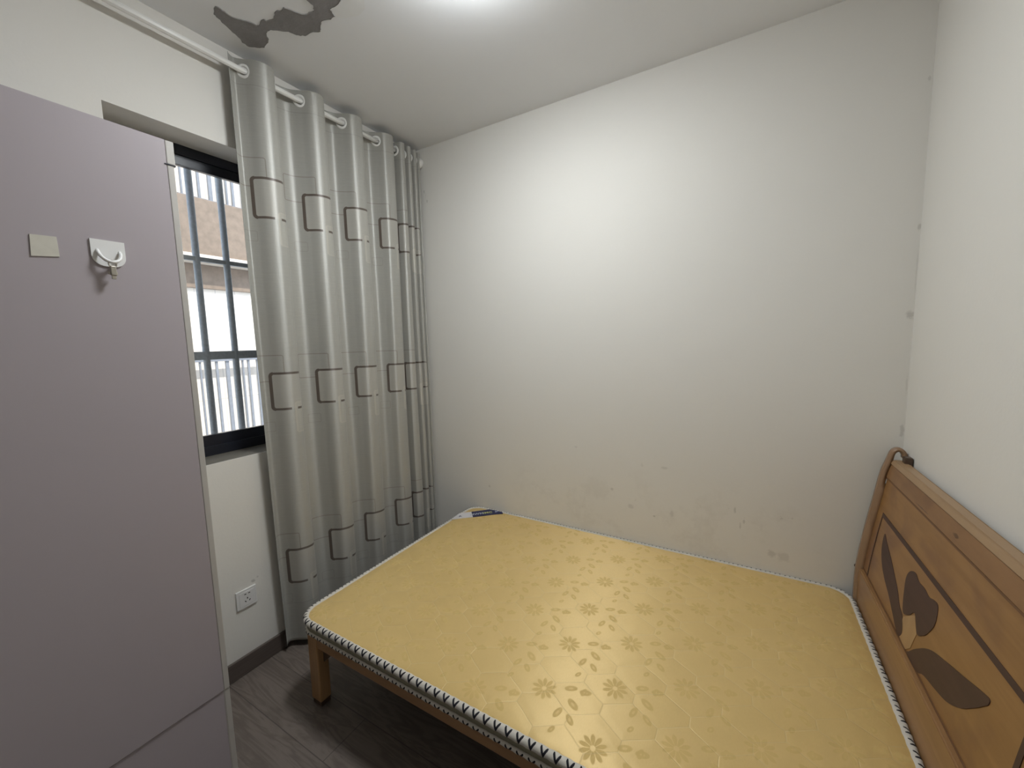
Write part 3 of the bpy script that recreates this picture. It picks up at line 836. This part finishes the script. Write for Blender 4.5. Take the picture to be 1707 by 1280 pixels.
flo = motif(ofx, ofy).max(motif(ofx+FXP/2, ofy+FYP/2))
fadeN = k.noise(vec, 2.3, 2).step(.25, .55)
thread = k.noise(k.comb(x*400, y*90, 0.0), 1.0, 2)
c = k.mix(thread*.6+k.noise(vec, 2.5, 2)*.4, (.68,.468,.162), (.79,.572,.238))
c = k.mix(seam*.16, c, (.72,.62,.36))
mott = k.noise(k.comb(x*22, y*9, z), 1.0, 4, .6)
c = k.mix(mott.step(.45, .70)*.06, c, (.46,.335,.13))
c = k.mix(flo*.20, c, (.36,.26,.11))
k.set('Base Color', c)
k.set('Roughness', .50+flo*.22+thread*.05)
k.set('Metallic', .24-flo*.16)
k.set('Specular IOR Level', 1.0-flo*.8)
k.bump(puff*.30+seam*-.22+thread*.02+flo*.03+mott*.10+k.noise(vec, 13, 4, .6)*.22, .5, .0035)
k.b.inputs['Sheen Weight'].default_value = .1
M_gold = k.m
M_band = plain('grey_green_band', (.27,.25,.175), .6, vary=.12, scale=200)
bm = bmesh.new()
insets = [(.004, MZ0+.006, 1), (.004, MZ1-.006, 1), (.012, MZ1-.001, 0), (.03, MZ1+.003, 0), (.07, MZ1+.006, 0)]
prev = None
first = None
for (ins, zz, mi) in insets:
    P_ = loop(ins); ring_ = [bm.verts.new((a, b, zz)) for a, b in P_]
    if prev:
        for i in range(len(ring_)):
            fc = bm.faces.new([prev[i], prev[(i+1) % len(ring_)], ring_[(i+1) % len(ring_)], ring_[i]]); fc.material_index = 0 if zz > MZ1-.003 else 1; fc.smooth = True
    else: first = ring_
    prev = ring_
fc = bm.faces.new(prev); fc.material_index = 0; fc.smooth = True
fc = bm.faces.new(first[::-1]); fc.material_index = 1
bmesh.ops.recalc_face_normals(bm, faces=bm.faces)
link("mattress_body", bm, [M_gold, M_band], mt, m0, True)
# piping with chevrons
k = Mat('chevron_piping', rough=.7, spec=.2)
uvn = k.nt.nodes.new('ShaderNodeUVMap'); uvn.uv_map = 'UVMap'
sp = k.nt.nodes.new('ShaderNodeSeparateXYZ'); k.nt.links.new(uvn.outputs[0], sp.inputs[0])
U = V(k.nt, sp.outputs[0]); A2 = V(k.nt, sp.outputs[1])
uu = U.mod(1.0)-.5; aa = (A2-.5)
vv = (uu.abs() - (aa+.16)*1.05)            # a V whose point is on the lower side
mark = (vv.abs()-.095).step(.02, -.02)*aa.gt(-.19)*aa.lt(.125)*uu.abs().lt(.30)
tail = (uu.abs()-.055).step(.015, -.015)*(aa+.20).abs().lt(.055)
gn = k.noise(k.comb(U*9, A2*9, 0.0), 3, 3)
k.set('Base Color', k.mix(mark.max(tail), k.mix(gn, (.50,.46,.40), (.68,.65,.60)), (.014,.013,.018)))
k.bump(gn, .4, .001); M_pipe = k.m
def piping(zc, rad, name, v_flip=1):
    P_ = loop(-.002, 12, .012); N_ = len(P_)
    Ls = [0]
    for i in range(N_): Ls.append(Ls[-1]+math.hypot(P_[(i+1)%N_][0]-P_[i][0], P_[(i+1)%N_][1]-P_[i][1]))
    pitch = Ls[-1]/round(Ls[-1]/.0375)
    bm = bmesh.new(); uvl = bm.loops.layers.uv.new('UVMap'); ns = 14; R_ = []
    for i in range(N_):
        p0, p1, p2 = Vector(P_[i-1]), Vector(P_[i]), Vector(P_[(i+1) % N_]); t = (p2-p0).normalized(); nn = Vector((t.y, -t.x))
        pl = (.0008*math.sin(Ls[i]/pitch*2*PI))
        R_.append([bm.verts.new((p1.x+nn.x*(rad+pl)*math.cos(a)-nn.x*.006, p1.y+nn.y*(rad+pl)*math.cos(a)-nn.y*.006, zc+(rad+pl)*math.sin(a))) for a in [2*PI*j/ns-PI+.0 for j in range(ns)]])
    for i in range(N_):
        for j in range(ns):
            fc = bm.faces.new([R_[i][j], R_[(i+1)%N_][j], R_[(i+1)%N_][(j+1)%ns], R_[i][(j+1)%ns]]); fc.smooth = True
            us = (Ls[i]/pitch, Ls[i+1]/pitch); js = (j/ns, (j+1)/ns)
            sh = .165 if v_flip > 0 else .0
            for lp_, uv_ in zip(fc.loops, ((us[0], js[0]), (us[1], js[0]), (us[1], js[1]), (us[0], js[1]))): lp_[uvl].uv = (uv_[0], uv_[1]-sh)
    return link(name, bm, M_pipe, mt, m0, True)
piping(MZ1-.008, .0125, 'piping'); piping(MZ0+.008, .0078, 'piping', -1)
# corner label
M_lw = plain('label_white', (.66,.63,.64), .5, vary=.03); M_lb = plain('label_navy', (.012,.016,.075), .45); M_ly = plain('label_yellow', (.60,.62,.22), .5); M_lt = plain('label_pale_print', (.50,.54,.62), .5)
LZ = MZ1+.0085
def flat(poly, zz, h): return prism(bmesh.new(), poly, h, lambda a, b, w: Vector((a, b, zz+w)))
lab = link('label_band', flat([(.412,1.858),(.5150,1.945),(.461,2.003),(.405,1.950)], LZ-.005, .0052), M_lw, mt, m0); lab['label'] = 'white half of the corner label band'
lab2 = link('label_band', flat([(.515,1.945),(.654,2.078),(.640,2.092),(.545,2.090),(.461,2.003)], LZ-.005, .0053), M_lb, mt, m0); lab2['label'] = 'navy half of the corner label band'
dirv = Vector((.139, .133)).normalized()
def letters(txt, size, px_, py_, mat, parent, extrude=.0002):
    cv = bpy.data.curves.new('letters', 'FONT'); cv.body = txt; cv.size = size; cv.extrude = extrude; cv.align_x = 'CENTER'; cv.align_y = 'CENTER'; cv.offset = size*.02
    t_ = bpy.data.objects.new('tmp', cv); COL.objects.link(t_)
    bpy.context.view_layer.update()
    me = bpy.data.meshes.new_from_object(t_.evaluated_get(bpy.context.evaluated_depsgraph_get())); bpy.data.objects.remove(t_)
    o_ = bpy.data.objects.new('lettering', me); COL.objects.link(o_); me.materials.clear(); me.materials.append(mat)
    o_.parent = parent
    o_.location = Vector((px_, py_, LZ+.0006))-Vector(m0); o_.rotation_euler = (0, 0, math.atan2(dirv.y, dirv.x))
    return o_
letters('HWM', .034, .5130, 1.992, M_lt, lab2); letters('3MC', .034, .5600, 2.037, M_ly, lab2); letters('A', .028, .437, 1.916, M_lb, lab)
link('label_print', flat([(.600,2.070),(.612,2.081),(.606,2.087),(.594,2.076)], LZ, .0006), M_lt, lab2, m0)
